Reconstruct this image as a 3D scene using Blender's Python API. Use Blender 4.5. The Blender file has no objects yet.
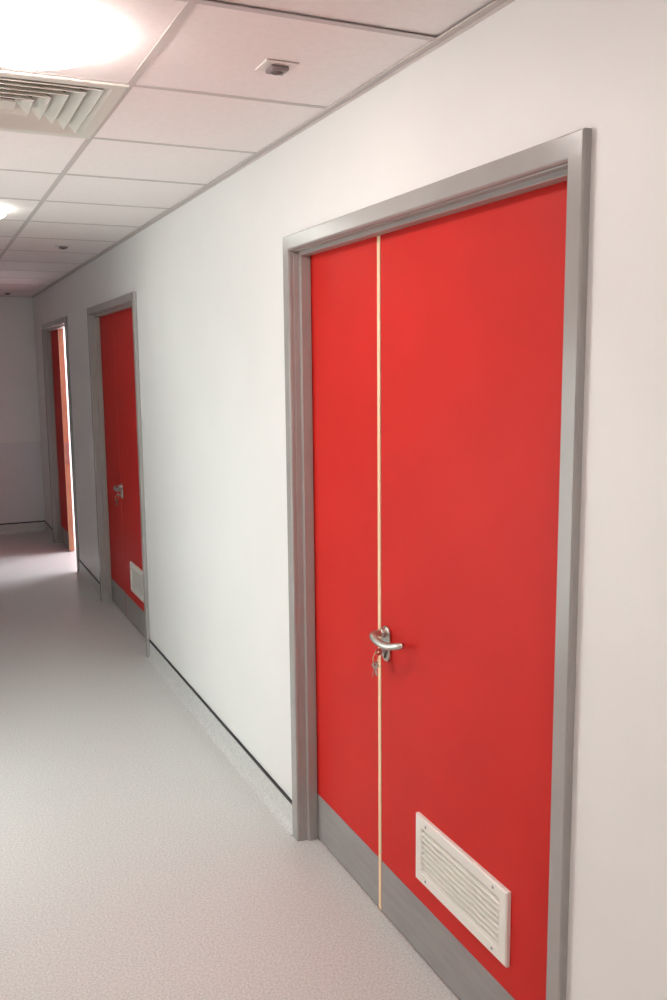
import bpy, bmesh, math, random
from mathutils import Vector, Matrix
random.seed(4)
sc = bpy.context.scene
C = sc.collection

# ---------------------------------------------------------------- materials
def mat(name, col, rough=.5, metal=0, spec=.5, coat=0):
    m = bpy.data.materials.new(name); m.use_nodes = True
    b = m.node_tree.nodes['Principled BSDF']
    b.inputs['Base Color'].default_value = (*col, 1)
    b.inputs['Roughness'].default_value = rough
    b.inputs['Metallic'].default_value = metal
    b.inputs['Specular IOR Level'].default_value = spec
    b.inputs['Coat Weight'].default_value = coat
    return m
def noise_mat(name, c1, c2, scale, rough=.5, bump=0, bscale=None, metal=0, spec=.5, detail=4, lo=.35, hi=.65, stretch=(1,1,1)):
    m = mat(name, c1, rough, metal, spec); nt = m.node_tree; N = nt.nodes; L = nt.links
    b = N['Principled BSDF']
    tc = N.new('ShaderNodeTexCoord'); mp = N.new('ShaderNodeMapping'); mp.inputs['Scale'].default_value = stretch
    n = N.new('ShaderNodeTexNoise'); n.inputs['Scale'].default_value = scale; n.inputs['Detail'].default_value = detail
    r = N.new('ShaderNodeValToRGB'); r.color_ramp.elements[0].position = lo; r.color_ramp.elements[1].position = hi
    r.color_ramp.elements[0].color = (*c1, 1); r.color_ramp.elements[1].color = (*c2, 1)
    L.new(tc.outputs['Object'], mp.inputs[0]); L.new(mp.outputs[0], n.inputs['Vector']); L.new(n.outputs['Fac'], r.inputs[0]); L.new(r.outputs[0], b.inputs['Base Color'])
    if bump:
        n2 = N.new('ShaderNodeTexNoise'); n2.inputs['Scale'].default_value = bscale or scale; n2.inputs['Detail'].default_value = 3
        bp = N.new('ShaderNodeBump'); bp.inputs['Strength'].default_value = bump; bp.inputs['Distance'].default_value = .002
        L.new(mp.outputs[0], n2.inputs['Vector']); L.new(n2.outputs['Fac'], bp.inputs['Height']); L.new(bp.outputs[0], b.inputs['Normal'])
    return m
def g(v): return (v, v, v)
M_wall = noise_mat('wall_paint', (.84,.83,.815), (.86,.85,.835), 3, rough=.45, bump=.15, bscale=180)
M_dado = noise_mat('wall_protection_sheet', (.75,.735,.76), (.77,.755,.78), 3, rough=.4, bump=.05, bscale=200)
M_ceil = noise_mat('ceiling_tile', (.88,.80,.78), (.91,.83,.81), 60, rough=.9, bump=.2, bscale=350, spec=.2)
M_grid = mat('ceiling_grid_paint', (.60,.53,.51), .6)
M_vent = mat('vent_white_paint', (.70,.66,.60), .45)
M_voidd = mat('dark_void', (.16,.13,.11), .8)
M_frame = noise_mat('grey_gloss_paint', (.36,.34,.325), (.38,.36,.345), 8, rough=.23, bump=.10, bscale=60)
M_kick = noise_mat('grey_kick_plate', (.29,.27,.265), (.33,.31,.30), 6, rough=.38, stretch=(1,1,8))
M_red = noise_mat('red_door_laminate', (.60,.017,.012), (.64,.020,.014), 4, rough=.5, bump=.04, bscale=90, spec=.22)
M_lip = noise_mat('timber_lipping', (.86,.62,.38), (.93,.72,.48), 20, rough=.45, stretch=(1,1,.1))
M_lipr = noise_mat('red_stained_lipping', (.64,.024,.017), (.68,.028,.02), 20, rough=.42, stretch=(1,1,.1))
M_edge = noise_mat('bare_timber_edge', (.52,.27,.16), (.60,.33,.20), 20, rough=.5, stretch=(1,1,.1))
M_absorb = mat('light_absorbing_dark_grey', (.10,.10,.105), .6)  # dark grey for the added lobby, so it swallows light
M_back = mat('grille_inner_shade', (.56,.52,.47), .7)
M_steel = mat('satin_steel', (.56,.53,.49), .30, 1)
M_brass = mat('key_brass', (.75,.62,.40), .3, 1)
M_grille = mat('grille_white', (.86,.83,.77), .4)
M_screw = mat('screw_steel', (.42,.40,.38), .4, 1)
M_cap = mat('black_cap_strip', (.018,.017,.017), .45)
M_trim = mat('light_ring', (.85,.83,.80), .35)
M_sensor = mat('sensor_grey_plastic', (.25,.20,.20), .4)
M_sensw = mat('sensor_white_plate', (.80,.73,.70), .5)
M_lens = mat('sensor_lens', (.12,.09,.09), .2)
def floor_mat():
    m = mat('speckled_vinyl', (.5,.5,.5), .42); nt = m.node_tree; N = nt.nodes; L = nt.links; b = N['Principled BSDF']
    tc = N.new('ShaderNodeTexCoord')
    n = N.new('ShaderNodeTexNoise'); n.inputs['Scale'].default_value = 150; n.inputs['Detail'].default_value = 5; n.inputs['Roughness'].default_value = .65
    r = N.new('ShaderNodeValToRGB'); e = r.color_ramp.elements
    e[0].position = .34; e[0].color = (.50,.495,.485,1); e[1].position = .62; e[1].color = (.73,.72,.70,1)
    v = N.new('ShaderNodeTexVoronoi'); v.inputs['Scale'].default_value = 210
    r2 = N.new('ShaderNodeValToRGB'); r2.color_ramp.elements[0].position = .10; r2.color_ramp.elements[0].color = (1,1,1,1); r2.color_ramp.elements[1].position = .22; r2.color_ramp.elements[1].color = (0,0,0,1)
    sp = N.new('ShaderNodeSeparateColor'); th = N.new('ShaderNodeMath'); th.operation = 'GREATER_THAN'; th.inputs[1].default_value = .6
    mu = N.new('ShaderNodeMath'); mu.operation = 'MULTIPLY'
    mx = N.new('ShaderNodeMix'); mx.data_type = 'RGBA'; mx.inputs[7].default_value = (.82,.81,.79,1)
    L.new(tc.outputs['Object'], n.inputs['Vector']); L.new(tc.outputs['Object'], v.inputs['Vector'])
    L.new(n.outputs['Fac'], r.inputs[0]); L.new(v.outputs['Distance'], r2.inputs[0]); L.new(v.outputs['Color'], sp.inputs[0])
    L.new(sp.outputs[0], th.inputs[0]); L.new(r2.outputs[0], mu.inputs[0]); L.new(th.outputs[0], mu.inputs[1])
    L.new(mu.outputs[0], mx.inputs[0]); L.new(r.outputs[0], mx.inputs[6]); L.new(mx.outputs[2], b.inputs['Base Color'])
    n2 = N.new('ShaderNodeTexNoise'); n2.inputs['Scale'].default_value = 120
    bp = N.new('ShaderNodeBump'); bp.inputs['Strength'].default_value = .25; bp.inputs['Distance'].default_value = .001
    L.new(tc.outputs['Object'], n2.inputs['Vector']); L.new(n2.outputs['Fac'], bp.inputs['Height']); L.new(bp.outputs[0], b.inputs['Normal'])
    return m
M_floor = floor_mat()
def emis(name, col, s):
    m = bpy.data.materials.new(name); m.use_nodes = True; nt = m.node_tree
    for n in list(nt.nodes): nt.nodes.remove(n)
    e = nt.nodes.new('ShaderNodeEmission'); e.inputs[0].default_value = (*col, 1); e.inputs[1].default_value = s
    o = nt.nodes.new('ShaderNodeOutputMaterial'); nt.links.new(e.outputs[0], o.inputs[0]); return m
def pane_mat():
    m = bpy.data.materials.new('window_glass'); m.use_nodes = True; nt = m.node_tree
    for n in list(nt.nodes): nt.nodes.remove(n)
    t = nt.nodes.new('ShaderNodeBsdfTransparent'); gl = nt.nodes.new('ShaderNodeBsdfGlossy'); gl.inputs['Roughness'].default_value = .02
    f = nt.nodes.new('ShaderNodeFresnel'); f.inputs[0].default_value = 1.45
    x = nt.nodes.new('ShaderNodeMixShader'); o = nt.nodes.new('ShaderNodeOutputMaterial')
    nt.links.new(f.outputs[0], x.inputs[0]); nt.links.new(t.outputs[0], x.inputs[1]); nt.links.new(gl.outputs[0], x.inputs[2]); nt.links.new(x.outputs[0], o.inputs[0])
    return m
M_pane = pane_mat()

WS = 2.9  # glow of the added window's panes
# ---------------------------------------------------------------- helpers
def bx(bm, x0, x1, y0, y1, z0, z1):
    v = [bm.verts.new((x, y, z)) for x in (x0, x1) for y in (y0, y1) for z in (z0, z1)]
    for f in ((0,1,3,2),(4,6,7,5),(0,4,5,1),(2,3,7,6),(0,2,6,4),(1,5,7,3)): bm.faces.new([v[i] for i in f])
def prism(bm, pts, f0, f1):
    """pts 2-D outline; f0/f1 map a 2-D point to its 3-D place on the first / last cap"""
    a = [bm.verts.new(f0(*p)) for p in pts]; b = [bm.verts.new(f1(*p)) for p in pts]; n = len(pts)
    bm.faces.new(a); bm.faces.new(b[::-1])
    for i in range(n): bm.faces.new((a[i], b[i], b[(i+1)%n], a[(i+1)%n]))
def sweep(bm, rings, cap=True):
    R = [[bm.verts.new(p) for p in r] for r in rings]; n = len(R[0])
    for a, b in zip(R, R[1:]):
        for i in range(n): bm.faces.new((a[i], b[i], b[(i+1)%n], a[(i+1)%n]))
    if cap: bm.faces.new(R[0]); bm.faces.new(R[-1][::-1])
def tube(bm, path, rad, seg=14, flat=1.0):
    P = [Vector(p) for p in path]; rings = []
    up = Vector((0,0,1))
    for i, p in enumerate(P):
        t = (P[min(i+1,len(P)-1)] - P[max(i-1,0)]).normalized()
        u = up if abs(t.dot(up)) < .9 else Vector((1,0,0))
        s = t.cross(u).normalized(); w = s.cross(t).normalized()
        r = rad[i] if isinstance(rad, (list, tuple)) else rad
        rings.append([p + s*(r*flat*math.cos(a)) + w*(r*math.sin(a)) for a in [2*math.pi*k/seg for k in range(seg)]])
    sweep(bm, rings)
def lathe(bm, prof, origin, axis='z', seg=48):
    """prof = [(r, h)]; axis z down/up or x"""
    o = Vector(origin); rings = []
    for r, h in prof:
        ring = []
        for k in range(seg):
            a = 2*math.pi*k/seg
            ring.append(o + (Vector((r*math.cos(a), r*math.sin(a), h)) if axis == 'z' else Vector((h, r*math.cos(a), r*math.sin(a)))))
        rings.append(ring)
    sweep(bm, rings)
def smooth_path(pts, n=6):
    P = [Vector(p) for p in pts]; out = []
    for i in range(len(P)-1):
        p0, p1, p2, p3 = P[max(i-1,0)], P[i], P[i+1], P[min(i+2,len(P)-1)]
        for k in range(n):
            t = k/n
            out.append(.5*((2*p1)+(-p0+p2)*t+(2*p0-5*p1+4*p2-p3)*t*t+(-p0+3*p1-3*p2+p3)*t**3))
    out.append(P[-1]); return out
def obj(name, bm, m, parent=None, bevel=0, smooth=False, seg=2):
    bmesh.ops.recalc_face_normals(bm, faces=bm.faces)
    me = bpy.data.meshes.new(name); bm.to_mesh(me); bm.free()
    me.materials.append(m); o = bpy.data.objects.new(name, me); C.objects.link(o)
    if smooth:
        for p in me.polygons: p.use_smooth = True
    if bevel:
        b = o.modifiers.new('bevel', 'BEVEL'); b.width = bevel; b.segments = seg; b.limit_method = 'ANGLE'; b.angle_limit = math.radians(35)
    if parent: o.parent = parent
    return o
def smooth_angle(o, deg=40):
    me = o.data
    bm = bmesh.new(); bm.from_mesh(me)
    for f in bm.faces: f.smooth = True
    for e in bm.edges:
        if len(e.link_faces) == 2 and e.calc_face_angle(0) > math.radians(deg): e.smooth = False
    bm.to_mesh(me); bm.free()
def tag(o, label=None, cat=None, group=None, kind=None):
    for k, v in (('label', label), ('category', cat), ('group', group), ('kind', kind)):
        if v: o[k] = v
    return o
def empty(name, loc):
    o = bpy.data.objects.new(name, None); o.location = loc; o.empty_display_size = .1; C.objects.link(o); return o
def copy_tree(o, parent=None):
    c = o.copy(); C.objects.link(c)
    if parent: c.parent = parent
    for ch in list(o.children): copy_tree(ch, c)
    return c

# ---------------------------------------------------------------- dimensions (metres)
H = 2.4125; XL = -1.766; Y0 = -2.6; YE = 9.8655; WT = .14
DOORS = [(2.8794, 1.3817), (6.6377, 5.14), (9.163, 7.6894)]
W = 1.4977
ZT = 2.0996
OPEN = .040           # architrave laps this far onto the wall
GX = -.583; GY = 1.91

# ---------------------------------------------------------------- room shell
bm = bmesh.new()
edges = []
ys = [Y0-.1]
for yl, yr in reversed(DOORS): pass
prev = Y0 - .14
for yl, yr in DOORS:
    a, b = yr + OPEN, yl - OPEN
    bx(bm, 0, WT, prev, a, 0, H)
    bx(bm, 0, WT, a, b, ZT - OPEN, H)
    prev = b
bx(bm, 0, WT, prev, YE + .12, 0, H)
tag(obj('wall_right', bm, M_wall), 'long white painted corridor wall holding the three red doors', 'wall', kind='structure')
bm = bmesh.new()
for yl, yr in DOORS[:2]:
    bx(bm, WT + .001, WT + .06, yr - .1, yl + .1, 0, ZT + .1)
tag(obj('wall_lining', bm, M_voidd), 'closed backing behind the two shut red doors', 'wall', kind='structure')
VY0, VY1, VZ0, VZ1 = 2.9, 4.2, .25, 1.8
PY0, PY1, PZ = 5.0, 9.4, 2.2  # opening into the added dark lobby
bm = bmesh.new(); bx(bm, XL - .14, XL, Y0 - .14, VY0, 0, H); bx(bm, XL - .14, XL, VY1, PY0, 0, H); bx(bm, XL - .14, XL, PY0, PY1, PZ, H); bx(bm, XL - .14, XL, PY1, YE + .12, 0, H)
bx(bm, XL - .14, XL, VY0, VY1, 0, VZ0); bx(bm, XL - .14, XL, VY0, VY1, VZ1, H)
tag(obj('wall_left', bm, M_wall), 'white painted corridor wall opposite the red doors', 'wall', kind='structure')
bm = bmesh.new()
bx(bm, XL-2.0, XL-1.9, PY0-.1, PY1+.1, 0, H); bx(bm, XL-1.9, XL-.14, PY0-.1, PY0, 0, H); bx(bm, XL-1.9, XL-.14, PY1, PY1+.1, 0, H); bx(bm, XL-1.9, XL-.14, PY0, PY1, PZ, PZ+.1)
tag(obj('wall_absorber', bm, M_absorb), 'dark grey walls of an unseen lobby added off the corridor to absorb light', 'wall', kind='structure')  # made-up lobby out of view; its dark walls keep the far end dim
bm = bmesh.new(); bx(bm, XL, 0, YE, YE + .12, 0, H)
tag(obj('wall_far', bm, M_wall), 'white end wall closing the dim far end of the corridor', 'wall', kind='structure')
bm = bmesh.new(); bx(bm, XL, 0, YE - .003, YE, .11, .945)
tag(obj('trim_1', bm, M_dado, bevel=.001), 'bluish grey protective sheet on the lower half of the end wall', 'wall panel', kind='structure')
bm = bmesh.new(); bx(bm, XL, 0, Y0 - .14, Y0, 0, H)
tag(obj('wall_near', bm, M_wall), 'white wall at the near end of the corridor', 'wall', kind='structure')
bm = bmesh.new(); bx(bm, XL - 2.0, 3.5, Y0 - .14, 11.5, -.12, 0)
tag(obj('floor', bm, M_floor), 'grey speckled vinyl floor of the corridor', 'floor', kind='structure')

# side room behind the open third door
RX0, RX1, RY0, RY1 = WT, 3.2, 7.15, 11.3
WY0, WY1, WZ0, WZ1 = 7.85, 10.95, .85, 2.2
bm = bmesh.new(); bx(bm, WT, RX1 + .14, RY0 - .1, RY0, 0, H)
tag(obj('wall_side_near', bm, M_wall), 'near wall of the bright room beyond the third door', 'wall', kind='structure')
bm = bmesh.new(); bx(bm, WT, RX1 + .14, RY1, RY1 + .1, 0, H); bx(bm, 0, WT, YE + .12, RY1 + .1, 0, H)
tag(obj('wall_side_far', bm, M_wall), 'far wall of the bright room beyond the third door', 'wall', kind='structure')
bm = bmesh.new()
bx(bm, RX1, RX1+.14, RY0, WY0, 0, H); bx(bm, RX1, RX1+.14, WY1, RY1, 0, H)
bx(bm, RX1, RX1+.14, WY0, WY1, 0, WZ0); bx(bm, RX1, RX1+.14, WY0, WY1, WZ1, H)
tag(obj('wall_side_window', bm, M_wall), 'window wall of the bright room beyond the third door', 'wall', kind='structure')
win = tag(empty('window_1', (RX1, (WY0+WY1)/2, WZ0)), 'wide window lighting the room beyond the third door', 'window', kind='structure')
bm = bmesh.new(); cy = (WY0+WY1)/2
hw = (WY1-WY0)/2; hh = WZ1-WZ0
bx(bm,.03,.09,-hw,-hw+.05,0,hh); bx(bm,.03,.09,hw-.05,hw,0,hh); bx(bm,.03,.09,-hw,hw,0,.05); bx(bm,.03,.09,-hw,hw,hh-.05,hh); bx(bm,.03,.09,-.025,.025,0,hh)
obj('window_frame', bm, M_trim, win, bevel=.003)
bm = bmesh.new(); bx(bm,.058,.062,-hw+.05,-.025,.05,hh-.05); obj('pane', bm, M_pane, win)
bm = bmesh.new(); bx(bm,.058,.062,.025,hw-.05,.05,hh-.05); obj('pane', bm, M_pane, win)
bm = bmesh.new(); bx(bm,-.05,.03,-hw,hw,-.025,0); obj('window_sill', bm, M_trim, win, bevel=.004)

w2 = tag(empty('added_window', (XL, (VY0+VY1)/2, VZ0)), 'unseen glowing window added in the corridor wall opposite the red doors', 'window', kind='structure')  # added out of view; glowing panes throw cool light on the door wall
bm = bmesh.new(); q = (VY1-VY0)/2; t = VZ1-VZ0
for c in ((-q,-q+.05,0,t),(q-.05,q,0,t),(-q+.05,q-.05,0,.05),(-q+.05,q-.05,t-.05,t),(-.025,.025,.05,t-.05)): bx(bm, -.09, -.02, *c)
obj('window_frame', bm, M_frame, w2, bevel=.003)
M_addglow = emis('added_pane_glow', (.90,1,.965), WS)
for c in ((-q+.05,-.025),(.025,q-.05)):
    bm = bmesh.new(); bx(bm, -.06, -.054, c[0], c[1], .05, t-.05); obj('pane', bm, M_addglow, w2)
bm = bmesh.new(); bx(bm, -.14, -.10, -q, q, 0, t); obj('added_window_back', bm, M_trim, w2)  # closes off the back of the added window

# ceiling: lay-in tiles as one mesh, grid rails as its part
xs = [XL, GX - .6, GX, 0]
ysr = []
y = GY - .6*8
while y < YE: ysr.append(y); y += .6
ysr = [v for v in ysr if Y0 + .05 < v < YE - .05]
yy = [Y0] + ysr + [YE]
LIGHTS = [(-.883, GY + .3 - 2.4), (-.883, GY + .3), (-.883, GY + 2.7)]
VENT = (-.883, GY + .9)
bm = bmesh.new()
for j in range(len(yy)-1):
    for i in range(3):
        x0, x1, y0, y1 = xs[i], xs[i+1], yy[j], yy[j+1]
        cx, cy = (x0+x1)/2, (y0+y1)/2
        dz = random.uniform(0, .0012)
        if abs(cx-VENT[0]) < .1 and abs(cy-VENT[1]) < .1: continue
        e = .004 if (i == 2 and abs(y1-GY) < .01) else 0
        bx(bm, x0+.001, x1-.001, y0+.001, y1-.001-e, H+dz+e, H+.02)
bx(bm, XL-.14, WT, Y0-.14, YE+.12, H+.12, H+.2)
ceil = tag(obj('ceiling', bm, M_ceil), 'suspended ceiling of pinkish white tiles over the corridor', 'ceiling', kind='structure')
bm = bmesh.new(); t = .010
for gx in (GX-.6, GX): bx(bm, gx-t, gx+t, Y0, YE, H-.0010, H+.001)
for v in ysr: bx(bm, XL, 0, v-t, v+t, H-.0008, H+.001)
obj('grid_rail', bm, M_grid, ceil)
bm = bmesh.new()
bx(bm, -.020, 0, Y0, YE, H-.004, H); bx(bm, -.0016, 0, Y0, YE, H-.012, H)
bx(bm, XL, XL+.020, Y0, YE, H-.004, H); bx(bm, XL, 0, YE-.02, YE, H-.004, H); bx(bm, XL, 0, Y0, Y0+.02, H-.004, H)
obj('wall_angle', bm, M_grid, ceil)
# plenum sides so the void above the tiles is closed
bm = bmesh.new()
bx(bm, XL-.14, XL, Y0-.14, YE+.12, H, H+.12); bx(bm, 0, WT, Y0-.14, YE+.12, H, H+.12)
bx(bm, XL, 0, Y0-.14, Y0, H, H+.12); bx(bm, XL, 0, YE, YE+.12, H, H+.12)
obj('void_edge', bm, M_voidd, ceil)
bm = bmesh.new(); bx(bm, WT, RX1+.14, RY0-.1, RY1+.1, H, H+.1); bx(bm, 0, WT, YE+.12, RY1+.1, H, H+.1)
tag(obj('ceiling_side_room', bm, M_ceil), 'plain ceiling of the room beyond the third door', 'ceiling', kind='structure')

# coved vinyl skirting with black cap strip
def cove(name, segs, label, axis='y', sign=1):
    # outline in (distance out from wall, height)
    pr = [(0,0),(.030,0),(.030,.0015)]
    for k in range(7):
        a = math.radians(90*k/6); pr.append((.004+.026*(1-math.sin(a)), .0015+.026*(1-math.cos(a))))
    pr += [(.004,.100),(0,.100)]
    bm = bmesh.new(); cp = bmesh.new()
    for wall, a, b in segs:
        if axis == 'y':
            prism(bm, pr, lambda d, z: (wall - sign*d, a, z), lambda d, z: (wall - sign*d, b, z))
            x0, x1 = sorted((wall, wall - sign*.007)); bx(cp, x0, x1, a, b, .100, .1130)
        else:
            prism(bm, pr, lambda d, z: (a, wall - d, z), lambda d, z: (b, wall - d, z))
            bx(cp, a, b, wall-.007, wall, .100, .1130)
    o = tag(obj(name, bm, M_floor), label, 'skirting', kind='structure')
    smooth_angle(o, 35)
    obj('cap_strip', cp, M_cap, o, bevel=.002)
cove('baseboard_right', [(0, Y0, DOORS[0][1]), (0, DOORS[0][0], DOORS[1][1]), (0, DOORS[1][0], DOORS[2][1]), (0, DOORS[2][0], YE)],
     'grey coved vinyl skirting with black cap strip between the red doors')
cove('baseboard_left', [(XL, Y0, PY0), (XL, PY1, YE)], 'grey coved vinyl skirting with black cap strip opposite the doors', sign=-1)
cove('baseboard_far', [(YE, XL, 0)], 'grey coved vinyl skirting with black cap strip on the end wall', axis='x')

# ---------------------------------------------------------------- doors (root at far foot of the frame, local y runs from -W to 0)
XLF = .0576; LT = .044; SEAM = -.5500
def frame_sweep(bm, prof):
    rings = [[(x, -o, 0) for x, o in prof], [(x, -o, ZT-o) for x, o in prof], [(x, -W+o, ZT-o) for x, o in prof], [(x, -W+o, 0) for x, o in prof]]
    sweep(bm, rings)
FX = .0545  # inner line of the stop
def leaf_mesh(y0, y1):
    bm = bmesh.new(); bx(bm, XLF, XLF+LT, y0, y1, .006, ZT-.058); return bm
def kick_mesh(y0, y1):
    bm = bmesh.new(); bx(bm, XLF-.0016, XLF-.0001, y0, y1, .008, .172); return bm
def strip_mesh(y0, y1, x0=XLF-.0012, x1=XLF+.004):
    bm = bmesh.new(); bx(bm, x0-.001, x1, y0, y1, .006, ZT-.058); return bm
def make_handle(parent, yc, zc, at=(0,0,0)):
    """satin lever on an oblong escutcheon; yc,zc centre of plate"""
    bm = bmesh.new(); n = 24; hw, hz = .0245, .053; pts = []
    for k in range(n+1):
        a = math.pi*k/n; pts.append((yc + hw*math.cos(a), zc + (hz-hw) + hw*math.sin(a)))
    for k in range(n+1):
        a = math.pi + math.pi*k/n; pts.append((yc + hw*math.cos(a), zc - (hz-hw) + hw*math.sin(a)))
    prism(bm, pts, lambda y, z: (XLF-.009, y, z), lambda y, z: (XLF, y, z))
    pl = obj('handle_plate', bm, M_steel, parent, bevel=.003)
    # lever: neck out of the upper rose, return towards the hinges with a bow
    hy, hz2 = yc + .006, zc + .032
    bm = bmesh.new()
    lathe(bm, [(.0001,-.004),(.014,-.004),(.015,-.012),(.0115,-.018),(.0001,-.018)][::1], (XLF-.003, hy, hz2), axis='x', seg=24)
    path = smooth_path([(XLF-.010, hy, hz2), (XLF-.030, hy+.001, hz2), (XLF-.044, hy-.002, hz2-.001), (XLF-.052, hy-.016, hz2-.004),
                        (XLF-.053, hy-.052, hz2-.010), (XLF-.049, hy-.095, hz2-.010), (XLF-.040, hy-.135, hz2+.000), (XLF-.031, hy-.158, hz2+.008)], 6)
    N = len(path); rad = [.0085 + .0012*math.sin(math.pi*min(1, i/(N*.9))) if i < N-4 else .0085*(.95-.11*(i-N+4)) for i in range(N)]
    tube(bm, path, [q*1.12 for q in rad], 16)
    lv = obj('lever', bm, M_steel, pl); smooth_angle(lv, 50)
    bm = bmesh.new()
    # euro cylinder profile below the lever
    lathe(bm, [(.0001,-.004),(.0085,-.004),(.0085,.004),(.0001,.004)], (XLF-.011, yc, zc-.018), axis='x', seg=20)
    bx(bm, XLF-.015, XLF-.009, yc-.0045, yc+.0045, zc-.042, zc-.024)
    obj('lock_cylinder', bm, M_screw, pl, bevel=.001)
    return pl
def make_grille(parent):
    gy0, gy1, gz0, gz1 = -.7815, -1.2199, .242, .437
    xo = XLF - .0125
    fr = .034
    bm = bmesh.new()
    # bevelled border as a closed mitred sweep
    def ring(o, x): return [(x, gy0-o, gz0+o), (x, gy0-o, gz1-o), (x, gy1+o, gz1-o), (x, gy1+o, gz0+o)]
    prof = [(0, XLF), (0, xo+.003), (.004, xo), (fr-.004, xo), (fr, xo+.003), (fr, XLF)]
    R = [[bm.verts.new(p) for p in ring(o, x)] for o, x in prof]
    for a in range(len(R)):
        b = (a+1) % len(R)
        for i in range(4): bm.faces.new((R[a][i], R[b][i], R[b][(i+1)%4], R[a][(i+1)%4]))
    gr = obj('vent_grille', bm, M_grille, parent)
    bm = bmesh.new(); n = 8; h = (gz1-gz0-2*fr)/n
    for k in range(n):
        z = gz0 + fr + h*k
        # drooping blade: thin slanted section
        pts = [(xo+.0006, z-.0005), (xo+.0006, z+.0040), (XLF-.0008, z+.0085), (XLF-.0008, z+.0050)]
        prism(bm, pts, lambda x, zz: (x, gy0-fr, zz), lambda x, zz: (x, gy1+fr, zz))
    obj('louvre_blades', bm, M_grille, gr)
    bm = bmesh.new(); bx(bm, XLF-.0006, XLF-.0001, gy1+fr, gy0-fr, gz0+fr, gz1-fr); obj('shade_backing', bm, M_back, gr)  # mid-tone sheet gives the shade between the louvre blades
    for sy in (gy0-.058, gy1+.058):
        for sz in (gz0+.017, gz1-.017):
            bm = bmesh.new(); lathe(bm, [(.0001,-.0018),(.0030,-.0015),(.0042,0),(.0001,0)], (xo, sy, sz), axis='x', seg=16)
            obj('screw', bm, M_screw, gr)
    return gr
def make_door(opened=False):
    d = empty('door_1', (0,0,0))
    bm = bmesh.new()
    frame_sweep(bm, [(0,0),(-.015,0),(-.0185,.003),(-.0185,.042),(-.0165,.0455),(-.012,.048),(0,.048)])
    obj('architrave', bm, M_frame, d, bevel=.0006)
    bm = bmesh.new()
    frame_sweep(bm, [(0.0,.0405),(0,.048),(.0008,.0505),(.0185,.0515),(.0198,.0525),(.0205,.0615),(.022,.063),(.0545,.063),(.0545,.0545),(WT,.0545),(WT,.0405)])
    obj('frame', bm, M_frame, d, bevel=.0006)
    yl, yr = -.0565, -W+.0565
    lf = obj('fixed_leaf', leaf_mesh(SEAM+.0005, yl), M_red, d)
    obj('kick_plate', kick_mesh(SEAM+.0135, yl), M_kick, lf)
    obj('lipping', strip_mesh(SEAM-.0030, SEAM+.0135), M_lip, lf)
    for z in (.25, 1.85):
        pass
    if not opened:
        ml = obj('main_leaf', leaf_mesh(yr, SEAM-.0045), M_red, d)
        obj('kick_plate', kick_mesh(yr, SEAM-.0055), M_kick, ml)
        make_handle(d, -.594, .874)
        make_grille(d)
    else:
        # leaf swung into the room about hinges on the back edge of the near jamb
        piv = empty('open_leaf_pivot', (0,0,0))
        ml = obj('main_leaf', leaf_mesh(yr, SEAM-.0045), M_red)
        k = obj('kick_plate', kick_mesh(yr, SEAM-.0055), M_kick, ml)
        e = obj('lipping', strip_mesh(SEAM-.0055, SEAM-.0040, XLF+.001, XLF+LT), M_lip, ml)
        h = make_handle(ml, -.594, .874)
        bpy.data.objects.remove(piv)
        px, py = XLF+LT, yr
        T = Matrix.Translation((WT+.006, yr+.004, 0)) @ Matrix.Rotation(math.radians(-91), 4, 'Z') @ Matrix.Translation((-px, -py, 0))
        ml.matrix_basis = T; ml.parent = d
        bm = bmesh.new()
        # strike plate let into the edge of the fixed leaf
        bx(bm, XLF+.010, XLF+.036, SEAM-.0062, SEAM-.0040, .82, 1.02)
        obj('strike_plate', bm, M_screw, lf, bevel=.001)
        bm = bmesh.new(); bx(bm, XLF+.0015, XLF+LT, SEAM-.0040, SEAM+.0004, .006, ZT-.058)
        obj('edge_lipping', bm, M_edge, lf)
    return d
d1 = make_door()
d2 = copy_tree(d1)
d3 = make_door(True)
for d, (yl, yr), n, lab in zip((d1, d2, d3), DOORS, (1, 2, 3),
    ('nearest red double door with white vent grille in grey frame', 'middle shut red double door in grey frame, dimly lit', 'farthest red double door standing open onto a bright room')):
    
    if n == 2:
        for ch in d.children:
            for c in ch.children:
                if c.name.startswith('lipping'):
                    nm = bmesh.new(); bx(nm, XLF-.0018, XLF+.004, SEAM-.0030, SEAM+.0135, .173, ZT-.058)
                    c.data = bpy.data.meshes.new('lipping'); nm.to_mesh(c.data); nm.free(); c.data.materials.append(M_lipr)
    d.name = 'door_%d' % n; d.location = (0, yl, 0); tag(d, lab, 'door', kind='structure')

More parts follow.
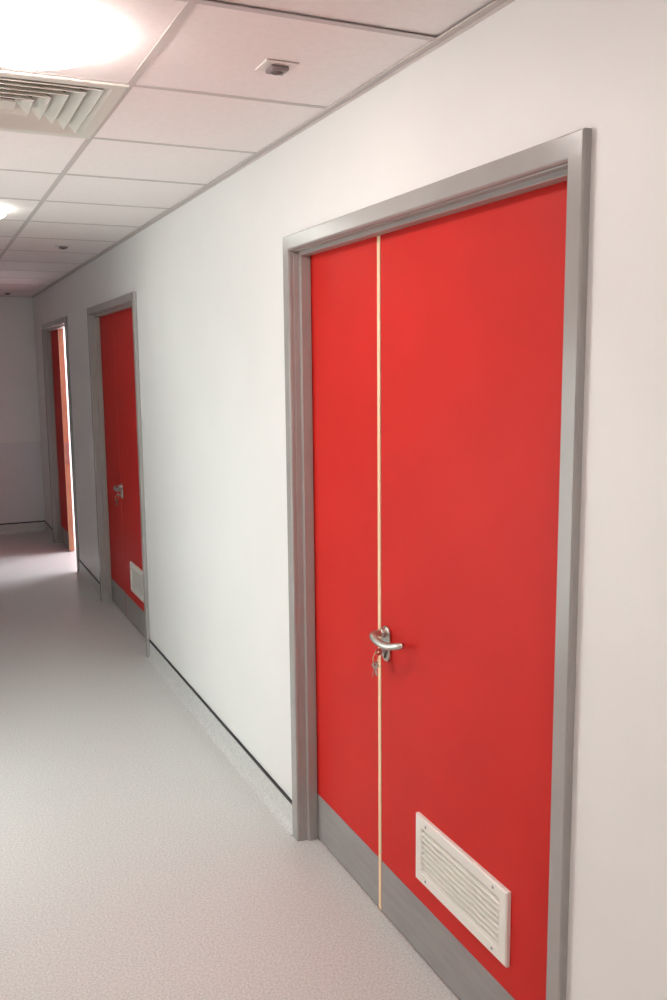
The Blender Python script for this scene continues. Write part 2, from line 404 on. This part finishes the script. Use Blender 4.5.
# keys hanging from the locks of the two shut doors
def make_keys(loc):
    r = empty('key_bunch', loc)      # origin on the cylinder face; -x is out into the corridor
    def key(path_top, ang, ln, name='key'):
        bm = bmesh.new(); n = 20
        # bow (flat ring), blade with bitting; key drawn in the local u (along) / v plane, thickness along y
        out = [(.011*math.cos(2*math.pi*k/n), .011*math.sin(2*math.pi*k/n)) for k in range(n)]
        inn = [(.0042*math.cos(2*math.pi*k/n)+.003, .0042*math.sin(2*math.pi*k/n)) for k in range(n)]
        th = .001
        V = {}
        for s in (-th, th):
            V[s] = ([bm.verts.new((u, s, v)) for u, v in out], [bm.verts.new((u, s, v)) for u, v in inn])
            for k in range(n): bm.faces.new((V[s][0][k], V[s][0][(k+1)%n], V[s][1][(k+1)%n], V[s][1][k]))
        for w in (0, 1):
            for k in range(n): bm.faces.new((V[-th][w][k], V[-th][w][(k+1)%n], V[th][w][(k+1)%n], V[th][w][k]))
        bl = [(-.009,.0035),(-.010-ln,.0035),(-.013-ln,0),(-.010-ln,-.003),(-.007-ln,-.0015),(-.003-ln*.75,-.0038),(-.003-ln*.55,-.0015),(-.003-ln*.35,-.004),(-.009,-.0035)]
        prism(bm, bl, lambda u, v: (u, -th*.9, v), lambda u, v: (u, th*.9, v))
        T = Matrix.Translation(path_top) @ ang
        bmesh.ops.transform(bm, matrix=T, verts=bm.verts)
        return obj(name, bm, M_steel if name == 'key' else M_brass, r)
    key((-.034, 0, 0), Matrix.Rotation(math.radians(180), 4, 'Z'), .020)              # in the lock, bow out
    bm = bmesh.new(); n = 28; cx, cz, R = -.043, -.017, .0165
    tl = math.radians(35)
    tube(bm, [(cx + R*math.cos(2*math.pi*k/n)*math.cos(tl), R*math.cos(2*math.pi*k/n)*math.sin(tl), cz + R*math.sin(2*math.pi*k/n)) for k in range(n+1)], .0017, 8)
    k = obj('key_ring', bm, M_brass, r, smooth=True)
    key((-.043, .003, -.038), Matrix.Rotation(math.radians(-78), 4, 'Y') @ Matrix.Rotation(math.radians(30), 4, 'X'), .024)
    key((-.048, -.006, -.037), Matrix.Rotation(math.radians(-100), 4, 'Y') @ Matrix.Rotation(math.radians(-50), 4, 'X'), .022)
    return r
k1 = make_keys((XLF+.004, DOORS[0][0]-.594, .852))
tag(k1, 'small bunch of keys hanging from the lock of the nearest red door', 'keys', 'keys left in the door locks')
k2 = copy_tree(k1); k2.location = (XLF+.004, DOORS[1][0]-.594, .852)
tag(k2, 'small bunch of keys hanging from the lock of the middle red door', 'keys', 'keys left in the door locks')

# ---------------------------------------------------------------- ceiling fittings
def make_light(x, y, label, m):
    r = tag(empty('ceiling_light', (x, y, H)), label, 'ceiling light', 'round ceiling lights along the corridor')
    bm = bmesh.new()
    lathe(bm, [(.0001,0),(.164,0),(.164,-.0061),(.0001,-.0061)], (0,0,0), seg=64)
    o = obj('light_base', bm, M_trim, r); smooth_angle(o, 50)
    bm = bmesh.new()
    pr = [(.0001,-.0062),(.169,-.0062),(.173,-.012)] + [(.173*math.cos(math.radians(a)), -.018-.040*math.sin(math.radians(a))) for a in range(0, 90, 10)] + [(.0001,-.058)]
    lathe(bm, pr, (0,0,0), seg=64)
    o = obj('diffuser', bm, m, r); smooth_angle(o, 50)
    return r
LS = 25
make_light(*LIGHTS[1], 'round glowing ceiling light beside the square air vent, nearest in view', emis('lamp_warm', (1,.925,.88), LS))
make_light(*LIGHTS[2], 'round glowing ceiling light farther down the corridor, at left edge', emis('lamp_cool', (.95,1,.93), LS*.36))
make_light(*LIGHTS[0], 'round glowing ceiling light added out of view above the near end of the corridor', emis('lamp_warm_added', (1,.91,.87), LS*1.35))  # added lamp out of view, lights the near end

v = tag(empty('ceiling_vent', (VENT[0], VENT[1], H)), 'square four-way louvred air vent set in the ceiling beside the light', 'air vent')
bm = bmesh.new()
def sq_ring(bm, prof):
    R = [[bm.verts.new((sx*h, sy*h, z)) for sx, sy in ((1,1),(-1,1),(-1,-1),(1,-1))] for h, z in prof]
    for a in range(len(R)):
        b = (a+1) % len(R)
        for i in range(4): bm.faces.new((R[a][i], R[b][i], R[b][(i+1)%4], R[a][(i+1)%4]))
sq_ring(bm, [(.298,.012),(.298,-.004),(.294,-.006),(.262,-.006),(.246,.004),(.246,.012)])
obj('vent_frame', bm, M_vent, v)
for k in range(5):
    h = .238 - .040*k
    bm = bmesh.new(); sq_ring(bm, [(h+.006,-.006),(h+.0045,-.007),(h-.030,.024),(h-.0285,.025)])
    obj('louvre', bm, M_vent, v)
bm = bmesh.new(); bx(bm, -.042, .042, -.042, .042, -.006, -.003); obj('centre_plate', bm, M_vent, v, bevel=.001)
bm = bmesh.new(); bx(bm, -.29, .29, -.29, .29, .05, .055)
for s in (-1, 1): bx(bm, min(s*.27,s*.29), max(s*.27,s*.29), -.29, .29, .012, .05); bx(bm, -.29, .29, min(s*.27,s*.29), max(s*.27,s*.29), .012, .05)
obj('duct_box', bm, M_voidd, v)

def make_sensor(x, y, label):
    r = tag(empty('motion_sensor', (x, y, H)), label, 'sensor', 'sensors on the corridor ceiling')
    bm = bmesh.new(); bx(bm, -.043, .043, -.040, .040, -.0045, 0); obj('mounting_plate', bm, M_sensw, r, bevel=.002)
    bm = bmesh.new(); bx(bm, -.024, .024, -.024, .024, -.016, -.0045); obj('housing', bm, M_sensor, r, bevel=.005, seg=3)
    bm = bmesh.new(); lathe(bm, [(.0001,0),(.015,0),(.013,-.0025),(.007,-.004),(.0001,-.0045)], (0,.002,-.016), seg=24)
    o = obj('lens', bm, M_lens, r, smooth=True)
    return r
s1 = make_sensor(-.283, GY+.31, 'small dark motion sensor on ceiling nearest the camera')
s2 = copy_tree(s1); s2.location.y = GY+.31+3.58; s2['label'] = 'small dark motion sensor farther along the ceiling, above the middle door'
s3 = copy_tree(s1); s3.location.y = GY+.3+7.2; s3['label'] = 'faint motion sensor at the dim far end of the ceiling'

# ---------------------------------------------------------------- world, camera
w = bpy.data.worlds.new('World'); sc.world = w; w.use_nodes = True
bg = w.node_tree.nodes['Background']; bg.inputs[0].default_value = (.92,.92,1.0,1); bg.inputs[1].default_value = 23
pl = bpy.data.lights.new('portal', 'AREA'); pl.shape = 'RECTANGLE'; pl.size = WY1-WY0; pl.size_y = WZ1-WZ0
pl.cycles.is_portal = True
po = bpy.data.objects.new('window_portal', pl); C.objects.link(po)
po.matrix_world = Matrix.Translation((RX1+.13, (WY0+WY1)/2, (WZ0+WZ1)/2)) @ Matrix(((0,0,1,0),(1,0,0,0),(0,1,0,0),(0,0,0,1)))

cam = bpy.data.cameras.new('camera'); co = bpy.data.objects.new('camera', cam); C.objects.link(co)
f = 911.684; yaw, pitch, roll = .42160, -.14444, -.00965
yaw = math.asin(.40922323/math.cos(-.1444))
F = Vector((.40922323,.90100953,-.1439381)); R = Vector((.90986716,-.4147875,-.00964797)); U = Vector((.06839664,.12701638,.98953966))
m = Matrix(((R.x,U.x,-F.x,-1.15),(R.y,U.y,-F.y,0),(R.z,U.z,-F.z,1.6748),(0,0,0,1)))
co.matrix_world = m
cam.sensor_fit = 'VERTICAL'; cam.sensor_height = 36; cam.lens = 36*f/1000; cam.clip_start = .05
sc.camera = co
vs = sc.view_settings; vs.view_transform = 'Standard'; vs.look = 'None'; vs.gamma = 1; vs.exposure = .62; vs.use_curve_mapping = False
